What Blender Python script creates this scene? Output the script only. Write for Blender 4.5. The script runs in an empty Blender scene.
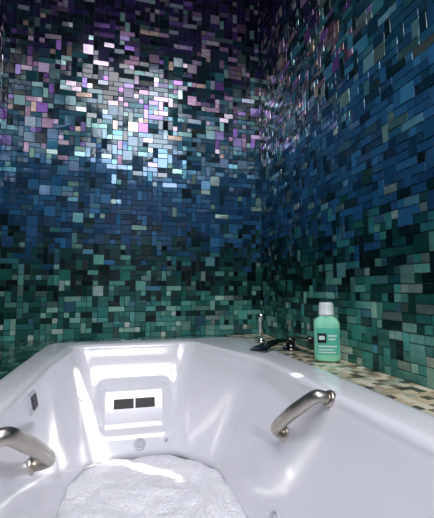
import bpy, bmesh, math, random
from mathutils import Vector, Matrix, noise
from mathutils.bvhtree import BVHTree
random.seed(11)
CX,CY,RZ=-0.745,-1.95,0.56
def W(X,t,z): return Vector((CX+X,CY+t,RZ+z))
def lin(h):
    h=h.lstrip('#'); r=[int(h[i:i+2],16)/255 for i in (0,2,4)]
    return tuple((c/12.92 if c<=.04045 else ((c+.055)/1.055)**2.4) for c in r)+(1,)
def mat(name,col,rough=.4,metal=0,**kw):
    m=bpy.data.materials.new(name); m.use_nodes=True
    nt=m.node_tree; b=nt.nodes['Principled BSDF']
    b.inputs['Base Color'].default_value=lin(col) if isinstance(col,str) else col
    b.inputs['Roughness'].default_value=rough; b.inputs['Metallic'].default_value=metal
    for k,v in kw.items(): b.inputs[k.replace('_',' ')].default_value=v
    n=nt.nodes.new('ShaderNodeTexNoise'); n.inputs['Scale'].default_value=35
    tc=nt.nodes.new('ShaderNodeTexCoord'); nt.links.new(tc.outputs['Object'],n.inputs['Vector'])
    mr=nt.nodes.new('ShaderNodeMapRange'); mr.inputs['To Min'].default_value=max(0,rough-.03); mr.inputs['To Max'].default_value=rough+.03
    nt.links.new(n.outputs['Fac'],mr.inputs['Value']); nt.links.new(mr.outputs['Result'],b.inputs['Roughness'])
    return m
def link(o):
    bpy.context.scene.collection.objects.link(o); return o
def mkobj(name,bm,mats,smooth=False,parent=None):
    me=bpy.data.meshes.new(name); bm.normal_update(); bm.to_mesh(me); bm.free()
    for m in mats: me.materials.append(m)
    if smooth:
        for p in me.polygons: p.use_smooth=True
    o=link(bpy.data.objects.new(name,me))
    if parent: o.parent=parent
    return o
def addbox(bm,a,b,mi=0):
    a=Vector(a);b=Vector(b)
    vs=[bm.verts.new((x,y,z)) for x in (a.x,b.x) for y in (a.y,b.y) for z in (a.z,b.z)]
    for f in ((0,1,3,2),(4,6,7,5),(0,4,5,1),(2,3,7,6),(0,2,6,4),(1,5,7,3)):
        fc=bm.faces.new([vs[i] for i in f]); fc.material_index=mi
    return vs
# ---------------- mosaic -----------------
m_tile=bpy.data.materials.new('glass_mosaic'); m_tile.use_nodes=True
nt=m_tile.node_tree; b=nt.nodes['Principled BSDF']
at=nt.nodes.new('ShaderNodeAttribute'); at.attribute_name='tilecol'
ai=nt.nodes.new('ShaderNodeAttribute'); ai.attribute_name='irid'
nz=nt.nodes.new('ShaderNodeTexNoise'); nz.inputs['Scale'].default_value=60; nz.inputs['Detail'].default_value=3
tc=nt.nodes.new('ShaderNodeTexCoord'); nt.links.new(tc.outputs['Object'],nz.inputs['Vector'])
hs=nt.nodes.new('ShaderNodeHueSaturation'); nt.links.new(at.outputs['Color'],hs.inputs['Color'])
mr=nt.nodes.new('ShaderNodeMapRange'); mr.inputs['To Min'].default_value=.7; mr.inputs['To Max'].default_value=1.3
nt.links.new(nz.outputs['Fac'],mr.inputs['Value']); nt.links.new(mr.outputs['Result'],hs.inputs['Value'])
nt.links.new(hs.outputs['Color'],b.inputs['Base Color'])
mm=nt.nodes.new('ShaderNodeMapRange'); mm.inputs['To Min'].default_value=.12; mm.inputs['To Max'].default_value=.85
nt.links.new(ai.outputs['Fac'],mm.inputs['Value']); nt.links.new(mm.outputs['Result'],b.inputs['Metallic'])
mr2=nt.nodes.new('ShaderNodeMapRange'); mr2.inputs['To Min'].default_value=.07; mr2.inputs['To Max'].default_value=.28
nt.links.new(ai.outputs['Fac'],mr2.inputs['Value']); nt.links.new(mr2.outputs['Result'],b.inputs['Roughness'])
bp=nt.nodes.new('ShaderNodeBump'); bp.inputs['Strength'].default_value=.12; bp.inputs['Distance'].default_value=.002
nt.links.new(nz.outputs['Fac'],bp.inputs['Height']); nt.links.new(bp.outputs['Normal'],b.inputs['Normal'])
m_grout=mat('grout','#2b3438',.85)
m_plaster=mat('plaster','#b9bcc6',.8)

BANDS=[
 (0.00,['#57a698','#429288','#98c8b7','#66ab9e','#2f6c63','#bfd4c5','#47988e'],.12),
 (0.12,['#35807a','#40887c','#87bfae','#2d6e67','#1e4c46','#569c90','#173d38'],.12),
 (0.26,['#1b5a50','#174842','#0e2c2a','#0a1c1d','#286c61','#5c9a8c','#0b2224','#1a4c44'],.10),
 (0.40,['#0f302f','#0b2122','#123836','#134348','#0d272a','#174846','#2c7072'],.08),
 (0.54,['#21527a','#22527c','#1c486c','#2a648e','#13344e','#1c4866','#235a80'],.08),
 (0.85,['#265d88','#225278','#2a668e','#1e4c6c','#153b50','#367498','#1e526c'],.12),
 (1.02,['#225570','#1d4860','#337086','#153a4a','#112c34','#205d6e','#588692'],.25),
 (1.25,['#19444e','#205058','#132d34','#1a3944','#223d50','#306870','#0e2226'],.32),
 (1.50,['#1a2c3c','#1c3246','#112830','#252248','#16323a','#0d1c24','#2c2650'],.28),
 (1.75,['#20193c','#2a1d50','#111c2a','#19122e','#35245e','#0c111c','#1c1d3a'],.24),
]
IRID_HI=['#c9a8c4','#d8c8d8','#b592b8','#c4b2d0','#9fc7c4','#9a88c8','#d7c0b2','#a0d4cf','#8a65b8','#b8c8d8']
IRID_LO=['#9fd6c8','#7cc0c4','#b9d8cf','#6ab0c8']
def tilecolor(z):
    z+=random.gauss(0,.055)
    i=0
    for k,bd in enumerate(BANDS):
        if z>=bd[0]: i=k
    if i<len(BANDS)-1:
        f=(z-BANDS[i][0])/(BANDS[i+1][0]-BANDS[i][0])
        if random.random()<f: i+=1
    _,cols,p=BANDS[i]
    if random.random()<p:
        c=lin(random.choice(IRID_HI if z>.95 else IRID_LO)); ir=random.uniform(.5,1)
        k=random.uniform(.25,.9)
    else:
        c=lin(random.choice(cols)); ir=random.uniform(0,.3); k=random.uniform(.65,1.2)
    return (c[0]*k,c[1]*k,c[2]*k,1),ir
BEIGE=['#dccaa8','#c4b598','#ebdfc4','#ac9f82','#8a8370','#f0e8d4','#b2bca8','#5d594d']
def beige(z):
    c=lin(random.choice(BEIGE)); return c,random.uniform(0,.2)
DKG=['#2c5a4c','#1d4036','#3f7566','#14302a','#58877a']
def dkgreen(z): return lin(random.choice(DKG)),random.uniform(0,.3)
def mosaic(name,P0,U,V,nu,nv,u,colf,skip=None,sizes=None,walls=None,tilt=.04):
    U=Vector(U);V=Vector(V);N=U.cross(V)
    sizes=sizes or [(1,1),(1,1),(1,1),(1,1),(2,1),(2,1),(2,1),(1,2),(1,2),(2,2),(3,1)]
    occ=[[False]*nv for _ in range(nu)]
    bm=bmesh.new(); cl=bm.faces.layers.float_color.new('tilecol'); il=bm.faces.layers.float.new('irid')
    if walls:
        for a,b_ in walls: addbox(bm,a,b_,1)
    g=.001; bev=.0008; th=.0026
    for j in range(nv):
        for i in range(nu):
            if occ[i][j]: continue
            if skip and skip(i,j): occ[i][j]=True; continue
            s=random.choice(sizes); w,h=s
            ok=all(i+a<nu and j+c<nv and not occ[i+a][j+c] and not (skip and skip(i+a,j+c)) for a in range(w) for c in range(h))
            if not ok: w=h=1
            for a in range(w):
                for c in range(h): occ[i+a][j+c]=True
            x0=i*u+g;x1=(i+w)*u-g;y0=j*u+g;y1=(j+h)*u-g
            ta=random.gauss(0,tilt);tb=random.gauss(0,tilt); mx=(x0+x1)/2;my=(y0+y1)/2
            def pt(x,y,d): return P0+U*x+V*y+N*d
            base=[pt(x0,y0,.0003),pt(x1,y0,.0003),pt(x1,y1,.0003),pt(x0,y1,.0003)]
            top=[]
            for (x,y) in ((x0+bev,y0+bev),(x1-bev,y0+bev),(x1-bev,y1-bev),(x0+bev,y1-bev)):
                top.append(pt(x,y,max(.0006,th+(x-mx)*ta+(y-my)*tb)))
            B=[bm.verts.new(p) for p in base]; T=[bm.verts.new(p) for p in top]
            c,ir=colf(P0.z+V.z*my-RZ)
            fs=[bm.faces.new(T)]+[bm.faces.new((B[k],B[(k+1)%4],T[(k+1)%4],T[k])) for k in range(4)]
            for f in fs: f[cl]=c; f[il]=ir
    return mkobj(name,bm,[m_tile,m_grout,m_plaster])
u=.0262
XL=-.60; HT=2.10; HZ=HT+RZ
xl=CX+XL
TF=-2.2
yF=CY+TF
zc=RZ-.02
nvw=int((HT+.02)/u)
mosaic('wall_back',Vector((xl,0,zc)),(1,0,0),(0,0,1),int(-xl/u)+1,nvw+1,u,tilecolor,
  walls=[((xl-.1,0,0),(.1,.1,HZ))])
wy0,wy1=CY+.545,CY+.68
wz0,wz1=RZ+.37,RZ+1.24
def skr(i,j):
    y0=-(i+1)*u;y1=-i*u;z0=zc+j*u;z1=z0+u
    return y1>wy0-.01 and y0<wy1+.01 and z1>wz0-.01 and z0<wz1+.01
mosaic('wall_right',Vector((0,0,zc)),(0,-1,0),(0,0,1),100,nvw+1,u,tilecolor,skip=skr,
  walls=[((0,yF,0),(.1,wy0,HZ)),((0,wy1,0),(.1,0,HZ)),((0,wy0,0),(.1,wy1,wz0)),((0,wy0,wz1),(.1,wy1,HZ))])
mosaic('wall_left',Vector((xl,-100*u,zc)),(0,1,0),(0,0,1),100,nvw+1,u,tilecolor,
  walls=[((xl-.1,yF,0),(xl,0,HZ))])
bm=bmesh.new(); addbox(bm,(xl-.1,yF-.1,0),(.1,yF,HZ)); mkobj('wall_front',bm,[m_plaster])
bm=bmesh.new(); addbox(bm,(xl-.1,yF-.1,HZ),(.1,.1,HZ+.1)); mkobj('ceiling',bm,[m_plaster])
m_floor=mat('floor_tile','#6c6a66',.4)
nt=m_floor.node_tree; br=nt.nodes.new('ShaderNodeTexBrick'); br.inputs['Scale'].default_value=4
br.inputs['Color1'].default_value=lin('#77736b');br.inputs['Color2'].default_value=lin('#69665f');br.inputs['Mortar'].default_value=lin('#333333')
tcc=nt.nodes.new('ShaderNodeTexCoord');nt.links.new(tcc.outputs['Object'],br.inputs['Vector']);nt.links.new(br.outputs['Color'],nt.nodes['Principled BSDF'].inputs['Base Color'])
bm=bmesh.new(); addbox(bm,(xl-.1,yF-.1,-.1),(.1,.1,0)); mkobj('floor',bm,[m_floor])
m_frame=mat('white_frame','#dcdcdc',.4)
bm=bmesh.new(); fw=.012
addbox(bm,(.03,wy0,wz0),(.07,wy1,wz0+fw));addbox(bm,(.03,wy0,wz1-fw),(.07,wy1,wz1))
addbox(bm,(.03,wy0,wz0+fw),(.07,wy0+fw,wz1-fw));addbox(bm,(.03,wy1-fw,wz0+fw),(.07,wy1,wz1-fw))
mkobj('window_1',bm,[m_frame])
# ---------------- deck around tub -----------------
OX0,OX1,OT0,OT1=-.306,.555,-.25,1.72
ins=.03
bm=bmesh.new()
zt=zc
ax0,ax1=CX+OX0+ins,CX+OX1-ins; ay0,ay1=CY+OT0+ins,CY+OT1-ins
addbox(bm,(xl+.001,CY+OT0-.15,0.001),(ax0,-.001,zt));addbox(bm,(ax1,CY+OT0-.15,0.001),(-.001,-.001,zt))
addbox(bm,(ax0,ay1,0.001),(ax1,-.001,zt));addbox(bm,(ax0,CY+OT0-.15,0.001),(ax1,ay0,zt))
deck=mkobj('tub_deck',bm,[m_grout])
ud=.0265
o=mosaic('ledge_mosaic_right',Vector((ax1+.002,-1.95-.3,zt)),(1,0,0),(0,1,0),int((-.001-ax1-.004)/ud),int(2.24/ud),ud,beige,sizes=[(1,1)],tilt=.01); o.parent=deck
o=mosaic('ledge_mosaic_left',Vector((xl+.006,-1.95-.3,zt)),(1,0,0),(0,1,0),int((ax0-xl-.008)/u),int(2.24/u),u,dkgreen,tilt=.01); o.parent=deck
o=mosaic('ledge_mosaic_back',Vector((ax0,ay1+.004,zt)),(1,0,0),(0,1,0),int((ax1-ax0)/u),int((-.006-ay1)/u),u,dkgreen,tilt=.01); o.parent=deck
# ---------------- bathtub -----------------
def loop(pts,Ls,z,K=10,E=26):
    n=len(pts); out=[]
    P=[Vector(p) for p in pts]
    ends=[]
    for i in range(n):
        a=P[i-1];v=P[i];c=P[(i+1)%n]
        d1=(a-v);d2=(c-v);L=Ls[i]
        L1=min(L,d1.length*.48);L2=min(L,d2.length*.48)
        ends.append((v+d1.normalized()*L1,v,v+d2.normalized()*L2))
    for i in range(n):
        s,v,e=ends[i]
        for k in range(K):
            t=k/K; out.append((1-t)**2*s+2*t*(1-t)*v+t*t*e)
        nx=ends[(i+1)%n][0]; ee=E if i!=2 else 60
        for k in range(ee):
            out.append(e.lerp(nx,k/ee))
    return [W(p.x,p.y,z) for p in out]
def rect(i): return [(OX1-i,OT0+i),(OX1-i,1.16),(OX1-i,OT1-i),(OX0+i,OT1-i),(OX0+i,1.25),(OX0+i,OT0+i)]
top=[(.46,-.12),(.435,1.16),(.28,1.60),(-.185,1.60),(-.215,1.27),(-.225,-.12)]
bot=[(.36,.02),(.31,1.26),(.19,1.42),(-.10,1.42),(-.16,1.22),(-.16,.02)]
def grow(pts,d):
    c=Vector((.12,.7)); return [ (p[0]+math.copysign(d,p[0]-c.x), p[1]+math.copysign(d,p[1]-c.y) if abs(p[1]-c.y)>.65 else p[1]) for p in pts]
LsO=[.10,.05,.09,.09,.05,.10]; LsT=[.16,.05,.05,.05,.05,.16]; LsB=[.2,.07,.07,.06,.08,.2]
LsF=[.2,.12,.14,.14,.12,.2]
loops=[]
loops.append(loop(rect(.004),LsO,-.020))
loops.append(loop(rect(0),LsO,-.014))
loops.append(loop(rect(.001),LsO,-.006))
loops.append(loop(rect(.006),LsO,-.0008))
loops.append(loop(rect(.014),LsO,0.0))
rr=rect(.02);gt=grow(top,.022)
for k in range(1,5):
    f=k/5; loops.append(loop([(a[0]*(1-f)+b_[0]*f,a[1]*(1-f)+b_[1]*f) for a,b_ in zip(rr,gt)],[a*(1-f)+b_*f for a,b_ in zip(LsO,LsT)],0.001))
for k in range(0,7):
    a=k/6*math.pi/2
    loops.append(loop(grow(top,.022*(1-math.sin(a))),LsT,-.022*(1-math.cos(a))))
NL=60
for k in range(1,NL+1):
    f=k/NL
    z=-.022-f*.338
    ff=f**.9
    loops.append(loop([(a[0]*(1-ff)+b_[0]*ff,a[1]*(1-ff)+b_[1]*ff) for a,b_ in zip(top,bot)],[a*(1-f)+b_*f for a,b_ in zip(LsT,LsB)],z))
for k in range(1,9):
    a=k/8*math.pi/2; d=-.05*(1-math.cos(a)) ; z=-.36-.05*math.sin(a)
    loops.append(loop(grow(bot,d),LsB,z))
last=grow(bot,-.05)
c0=Vector((.08,.7))
for s in (.93,.8,.6,.4,.2,.05):
    dome=.006*(1-s)
    loops.append(loop([(c0.x+(p[0]-c0.x)*s,c0.y+(p[1]-c0.y)*s) for p in last],[l*s for l in LsB],-.41-dome*.5))
def sst(a,b_,x):
    t=max(0,min(1,(x-a)/(b_-a))); return t*t*(3-2*t)
def disp(p):
    X=p.x-CX;t=p.y-CY;z=p.z-RZ
    if t>1.36 and -.37<z<-.03:
        w=sst(-.105,-.06,X)*(1-sst(.15,.195,X))*sst(-.32,-.28,z)*(1-sst(-.17,-.12,z))
        p=p+Vector((0,.020*w,-.003*w))
    return p
bm=bmesh.new(); rows=[]
for L in loops: rows.append([bm.verts.new(disp(p)) for p in L])
n=len(rows[0])
for r0,r1 in zip(rows,rows[1:]):
    for i in range(n): bm.faces.new((r0[i],r0[(i+1)%n],r1[(i+1)%n],r1[i]))
bm.faces.new(rows[-1])
bmesh.ops.recalc_face_normals(bm,faces=bm.faces)
m_tub=mat('white_acrylic','#e7e7ec',.16,0,Coat_Weight=.6,Coat_Roughness=.04)
bmc=bm.copy(); bvh=BVHTree.FromBMesh(bmc)
tub=mkobj('bathtub',bm,[m_tub],True)
def cast(X,t,z,dx,dt,dz=0):
    h=bvh.ray_cast(W(X,t,z),Vector((dx,dt,dz)).normalized()); nn=h[1]
    if nn.dot(Vector((dx,dt,dz)))>0: nn=-nn
    return h[0],nn
def frame(p,nn,up=Vector((0,0,1))):
    z=nn.normalized(); x=up.cross(z).normalized(); y=z.cross(x)
    return Matrix.Translation(p)@Matrix((x,y,z)).transposed().to_4x4()
m_chrome=mat('brushed_nickel','#b8b0a6',.33,1)
m_bright=mat('chrome','#d8d8da',.12,1)
m_black=mat('black_plastic','#0b0708',.45)
m_jet=mat('jet_plastic','#c9c9d0',.25)
m_dark=mat('dark_hole','#3a3a3e',.5)
def lathe(bm,prof,M,N=32,mi=0,sx=1,sy=1):
    rows=[]
    for r,h in prof:
        rows.append([bm.verts.new(M@Vector((r*sx*math.cos(2*math.pi*k/N),r*sy*math.sin(2*math.pi*k/N),h))) for k in range(N)])
    for a,b_ in zip(rows,rows[1:]):
        for k in range(N):
            f=bm.faces.new((a[k],a[(k+1)%N],b_[(k+1)%N],b_[k])); f.material_index=mi
    f=bm.faces.new(rows[-1]); f.material_index=mi
def jet(idx,p,nn,R=.021):
    bm=bmesh.new(); M=frame(p,nn)
    lathe(bm,[(R,-.004),(R,.004),(R*.93,.007),(R*.72,.006),(R*.66,.003)],M)
    lathe(bm,[(R*.62,.002),(R*.6,.005),(R*.4,.0085),(R*.24,.0085),(R*.18,.004)],M)
    lathe(bm,[(R*.68,.0028),(R*.5,.003)],M,mi=1)
    return mkobj('jet_%d'%idx,bm,[m_jet,m_dark],True,tub)
jet(1,*cast(.065,1.0,-.338,0,1))
jet(2,*cast(-.03,1.1,-.17,-.32,1),R=.014)
jet(3,*cast(.1,.83,-.30,1,0),R=.022)
jet(4,*cast(.0,.83,-.30,-1,0),R=.022)
jet(5,*cast(.13,1.1,-.332,.1,1),R=.006)
for gi,gx in enumerate((.006,.087)):
    p,nn=cast(gx,1.2,-.216,0,1); M=frame(p,nn)
    bm=bmesh.new()
    w,h=.0375,.018
    addbox(bm,(-w,-h,-.004),(w,h,.002))
    for k in range(4):
        y=-h+.006+k*.007; addbox(bm,(-w+.003,y,.002),(w-.003,y+.0025,.003))
    for v in bm.verts: v.co=M@v.co
    mkobj('intake_grille_%d'%(gi+1),bm,[m_black],False,tub)
p,nn=cast(.1,1.0,-.045,-1,0); M=frame(p,nn)
bm=bmesh.new()
addbox(bm,(-.032,-.024,-.004),(.032,.024,.005)); bmesh.ops.bevel(bm,geom=bm.edges[:],offset=.003,segments=2,affect='EDGES')
addbox(bm,(-.02,-.015,.005),(.02,.015,.008),1)
for v in bm.verts: v.co=M@v.co
mkobj('control_panel',bm,[m_jet,m_dark],False,tub)
def catmull(ctrl,n=8):
    pts=[]
    for i in range(len(ctrl)-1):
        p0=ctrl[max(i-1,0)];p1=ctrl[i];p2=ctrl[i+1];p3=ctrl[min(i+2,len(ctrl)-1)]
        for k in range(n):
            t=k/n; pts.append(.5*((2*p1)+(p2-p0)*t+(2*p0-5*p1+4*p2-p3)*t*t+(3*p1-p0-3*p2+p3)*t**3))
    pts.append(ctrl[-1]); return pts
def sweep(bm,pts,side,wf,hf,N=24):
    rws=[]
    for i,p in enumerate(pts):
        tg=(pts[min(i+1,len(pts)-1)]-pts[max(i-1,0)]).normalized()
        up=side.cross(tg).normalized(); f=i/(len(pts)-1)
        rws.append([bm.verts.new(p+side*math.cos(2*math.pi*k/N)*wf(f)+up*math.sin(2*math.pi*k/N)*hf(f)) for k in range(N)])
    for A,B in zip(rws,rws[1:]):
        for k in range(N): bm.faces.new((A[k],A[(k+1)%N],B[(k+1)%N],B[k]))
    bm.faces.new(rws[0]);bm.faces.new(rws[-1])
def grab(sgn,tA,zA,tB,zB,off=.045,r=.0145,up=.4):
    pa,na=cast(.1,tA,zA,sgn,0); pb,nb=cast(.1,tB,zB,sgn,0)
    nb=(Vector((-sgn,0,up))).normalized()
    a=pa-na*.012; b_=pb-nb*.010
    a1=pa+na*off; b1=pb+nb*off*.85; d=(b1-a1)
    ctrl=[a,pa+na*(off*.45),a1+d*.08,a1+d*.3+na*.004,a1+d*.5+na*.006,a1+d*.7+na*.004,a1+d*.94,pb+nb*(off*.4),b_]
    bm=bmesh.new(); side=d.cross(na).normalized()
    sweep(bm,catmull(ctrl),side,lambda f:r*(.8+.3*math.sin(math.pi*f))*1.05,lambda f:r*(.8+.3*math.sin(math.pi*f))*.8)
    for pp,nn in ((pa,na),(pb,nb)):
        lathe(bm,[(r*1.3,-.003),(r*1.3,.003),(r*1.15,.006),(r*.9,.007)],frame(pp,nn))
    bmesh.ops.recalc_face_normals(bm,faces=bm.faces)
    return mkobj('grab_bar',bm,[m_chrome],True)
grab(1,.89,-.135,.755,-.014,off=.036)
grab(-1,.92,-.16,.69,-.022,up=.4)
# ---------------- foam in the tub -----------------
bm=bmesh.new(); rows=[]; NR=110
zf0=-.406
outline=loop(grow(bot,-.028),LsF,0,K=10,E=26)
no=len(outline)
for j in range(NR+1):
    s=1-(j/NR)*.98
    row=[]
    for k in range(no):
        q=outline[k]; X=(q.x-CX);t=(q.y-CY)
        ed=1-.035*(.5+noise.noise(Vector((X*14,t*14,9))))*s
        x=c0.x+(X-c0.x)*s*ed; y=c0.y+(t-c0.y)*s*ed
        h=.058*(1-s**7)**.5
        nv=noise.noise(Vector((x*9,y*9,1.3)))*.022+noise.noise(Vector((x*24,y*24,4)))*.013+abs(noise.noise(Vector((x*50,y*50,7))))*.006
        z=zf0+h+nv*(1-s**8)
        row.append(bm.verts.new(W(x,y,z)))
    rows.append(row)
for r0,r1 in zip(rows,rows[1:]):
    for i in range(no): bm.faces.new((r0[i],r0[(i+1)%no],r1[(i+1)%no],r1[i]))
bm.faces.new(rows[-1])
bmesh.ops.recalc_face_normals(bm,faces=bm.faces)
m_foam=mat('soap_foam','#f2f2f6',.5,0,Subsurface_Weight=.1)
nt=m_foam.node_tree
vo=nt.nodes.new('ShaderNodeTexVoronoi'); vo.inputs['Scale'].default_value=130
vo.feature='SMOOTH_F1'
tc=nt.nodes.new('ShaderNodeTexCoord'); nt.links.new(tc.outputs['Object'],vo.inputs['Vector'])
bp=nt.nodes.new('ShaderNodeBump');bp.inputs['Strength'].default_value=.9;bp.inputs['Distance'].default_value=.006;bp.invert=True
nt.links.new(vo.outputs['Distance'],bp.inputs['Height']);nt.links.new(bp.outputs['Normal'],nt.nodes['Principled BSDF'].inputs['Normal'])
mkobj('bath_foam',bm,[m_foam],True)
# ---------------- mouthwash bottle -----------------
m_mint=mat('mint_liquid_plastic','#90e0bf',.25,0,Coat_Weight=.5)
m_cap=mat('cap_plastic','#d4dedc',.3)
m_label=mat('label_teal','#58c0a8',.4); m_lblk=mat('label_black','#11181a',.4); m_lw=mat('label_white','#e2efe9',.5)
B0=W(.672,1.15,-.02+.005)
def superloop(hw,hd,z,N=48,e=3.2):
    o=[]
    for k in range(N):
        a=2*math.pi*k/N;c=math.cos(a);s=math.sin(a)
        o.append(Vector((math.copysign(abs(c)**(2/e),c)*hw,math.copysign(abs(s)**(2/e),s)*hd,z)))
    return o
bot_e=link(bpy.data.objects.new('mouthwash_bottle',None))
rot=Matrix.Rotation(math.radians(-24),4,'Z')
bot_e.matrix_world=Matrix.Translation(B0)@rot@Matrix.Scale(1.07,4)
def lo(name,secs,m,smooth=True):
    bm=bmesh.new(); rw=[[bm.verts.new(p) for p in s] for s in secs]
    for A,B in zip(rw,rw[1:]):
        for k in range(len(A)): bm.faces.new((A[k],A[(k+1)%len(A)],B[(k+1)%len(A)],B[k]))
    bm.faces.new(list(reversed(rw[0])));bm.faces.new(rw[-1])
    return mkobj(name,bm,[m],smooth,bot_e)
prof=[(.030,.018,0),(.038,.023,.002),(.040,.025,.006),(.0405,.0255,.02),(.040,.025,.04),(.039,.0245,.07),(.040,.025,.10),(.0405,.0255,.112),(.039,.0245,.122),(.034,.022,.131),(.026,.021,.137),(.022,.021,.141),(.021,.021,.144)]
lo('body',[superloop(a,b_,z,e=3.4 if z<.125 else 2.3) for a,b_,z in prof],m_mint)
N=48; capsecs=[]
for r,z in ((.0225,.142),(.0238,.144),(.0238,.148),(.0228,.149),(.0222,.176),(.0212,.181),(.019,.1835)):
    q=.0006 if .145<z<.18 else 0
    capsecs.append([Vector(((r+(q if k%2 else 0))*math.cos(2*math.pi*k/N),(r+(q if k%2 else 0))*math.sin(2*math.pi*k/N),z)) for k in range(N)])
lo('cap',capsecs,m_cap)
def labelpatch(name,x0,x1,z0,z1,m,off,sgn=-1):
    bm=bmesh.new(); g=[]
    n=12
    for j in range(7):
        z=z0+(z1-z0)*j/6; row=[]
        for q in range(len(prof)-1):
            if prof[q][2]<=z<=prof[q+1][2]:
                f=(z-prof[q][2])/(prof[q+1][2]-prof[q][2]); hw=prof[q][0]*(1-f)+prof[q+1][0]*f; hd=prof[q][1]*(1-f)+prof[q+1][1]*f
        for i in range(n+1):
            x=x0+(x1-x0)*i/n; y=hd*(1-min(1,abs(x)/hw)**3.4)**(1/3.4)+off
            row.append(bm.verts.new((x,sgn*y,z)))
        g.append(row)
    for j in range(6):
        for i in range(n): bm.faces.new((g[j][i],g[j][i+1],g[j+1][i+1],g[j+1][i]))
    return mkobj(name,bm,[m],True,bot_e)
labelpatch('label',-.034,.034,.022,.104,m_label,.0006)
labelpatch('label_mark',-.030,-.004,.058,.088,m_lblk,.0011)
labelpatch('label_mark_inner',-.026,-.009,.068,.080,m_lw,.0015)
labelpatch('label_text_1',.002,.028,.078,.083,m_lw,.0011)
labelpatch('label_text_2',.002,.024,.068,.072,m_lw,.0011)
labelpatch('label_text_3',-.028,.028,.046,.050,m_lw,.0011)
labelpatch('label_text_4',-.028,.020,.036,.039,m_lw,.0011)
labelpatch('label_text_5',-.028,.024,.028,.031,m_lw,.0011)
# ---------------- tub filler (chrome waterfall spout) ---------------
m_fm=mat('polished_chrome_dark','#77757a',.14,1)
bm=bmesh.new(); zd=-.02+.005
lathe(bm,[(.034,0),(.034,.004),(.030,.008),(.020,.010),(.018,.030),(.022,.034),(.022,.044),(.015,.048)],Matrix.Translation(W(.655,1.40,zd)))
sp_=[W(.66,1.405,.004),W(.625,1.38,.022),W(.58,1.35,.026),W(.53,1.315,.022),W(.485,1.285,.014),W(.468,1.273,.006)]
d=(sp_[-1]-sp_[0]);d.z=0; side=d.normalized().cross(Vector((0,0,1)))
sweep(bm,catmull(sp_),side,lambda f:.014+.024*f,lambda f:.010-.005*f)
lv=[W(.655,1.40,.030),W(.66,1.36,.036),W(.668,1.30,.040),W(.672,1.25,.046)]
d=(lv[-1]-lv[0]);d.z=0; side=d.normalized().cross(Vector((0,0,1)))
sweep(bm,catmull(lv),side,lambda f:.012+.004*f,lambda f:.005)
bmesh.ops.recalc_face_normals(bm,faces=bm.faces)
fau=mkobj('tub_faucet',bm,[m_fm],True)
bm=bmesh.new()
lathe(bm,[(.022,0),(.022,.004),(.014,.008),(.009,.012),(.009,.03),(.012,.04),(.013,.09),(.016,.11),(.016,.125),(.010,.13)],Matrix.Translation(W(.612,1.62,zd)))
bmesh.ops.recalc_face_normals(bm,faces=bm.faces)
mkobj('hand_shower',bm,[m_bright],True,fau)
# ---------------- lights -----------------
def area(name,loc,rot,sx,sy,p,col):
    l=bpy.data.lights.new(name,'AREA'); l.shape='RECTANGLE'; l.size=sx; l.size_y=sy; l.energy=p; l.color=col
    o=link(bpy.data.objects.new(name,l)); o.location=loc; o.rotation_euler=rot; return o
area('ceiling_light',W(.02,.42,HT-.02),(0,0,0),.85,.7,19,(1,.95,.99))
area('fill_light_rear',W(.1,-1.0,HT-.02),(0,0,0),.9,1.3,58,(.95,.96,1))  # unseen area lamp, added as soft ambient fill behind the camera
s=bpy.data.lights.new('sun','SUN'); s.energy=14; s.angle=.02; s.color=(1,.98,.93)
so=link(bpy.data.objects.new('sun',s))
so.rotation_euler=Vector((1,-.93,1.3)).to_track_quat('Z','Y').to_euler()
w=bpy.data.worlds.new('world'); bpy.context.scene.world=w; w.use_nodes=True
w.node_tree.nodes['Background'].inputs[0].default_value=(.62,.75,1,1); w.node_tree.nodes['Background'].inputs[1].default_value=1.5
# camera
cam=bpy.data.cameras.new('camera'); co=link(bpy.data.objects.new('camera',cam)); cam.sensor_fit='HORIZONTAL'; cam.sensor_width=36; cam.lens=30.7; cam.clip_start=.01
co.location=W(0,0,.23); co.rotation_euler=(math.radians(94.5),0,math.radians(-14))
bpy.context.scene.camera=co
bpy.context.scene.view_settings.view_transform='Standard'
bpy.context.scene.view_settings.exposure=-0.08
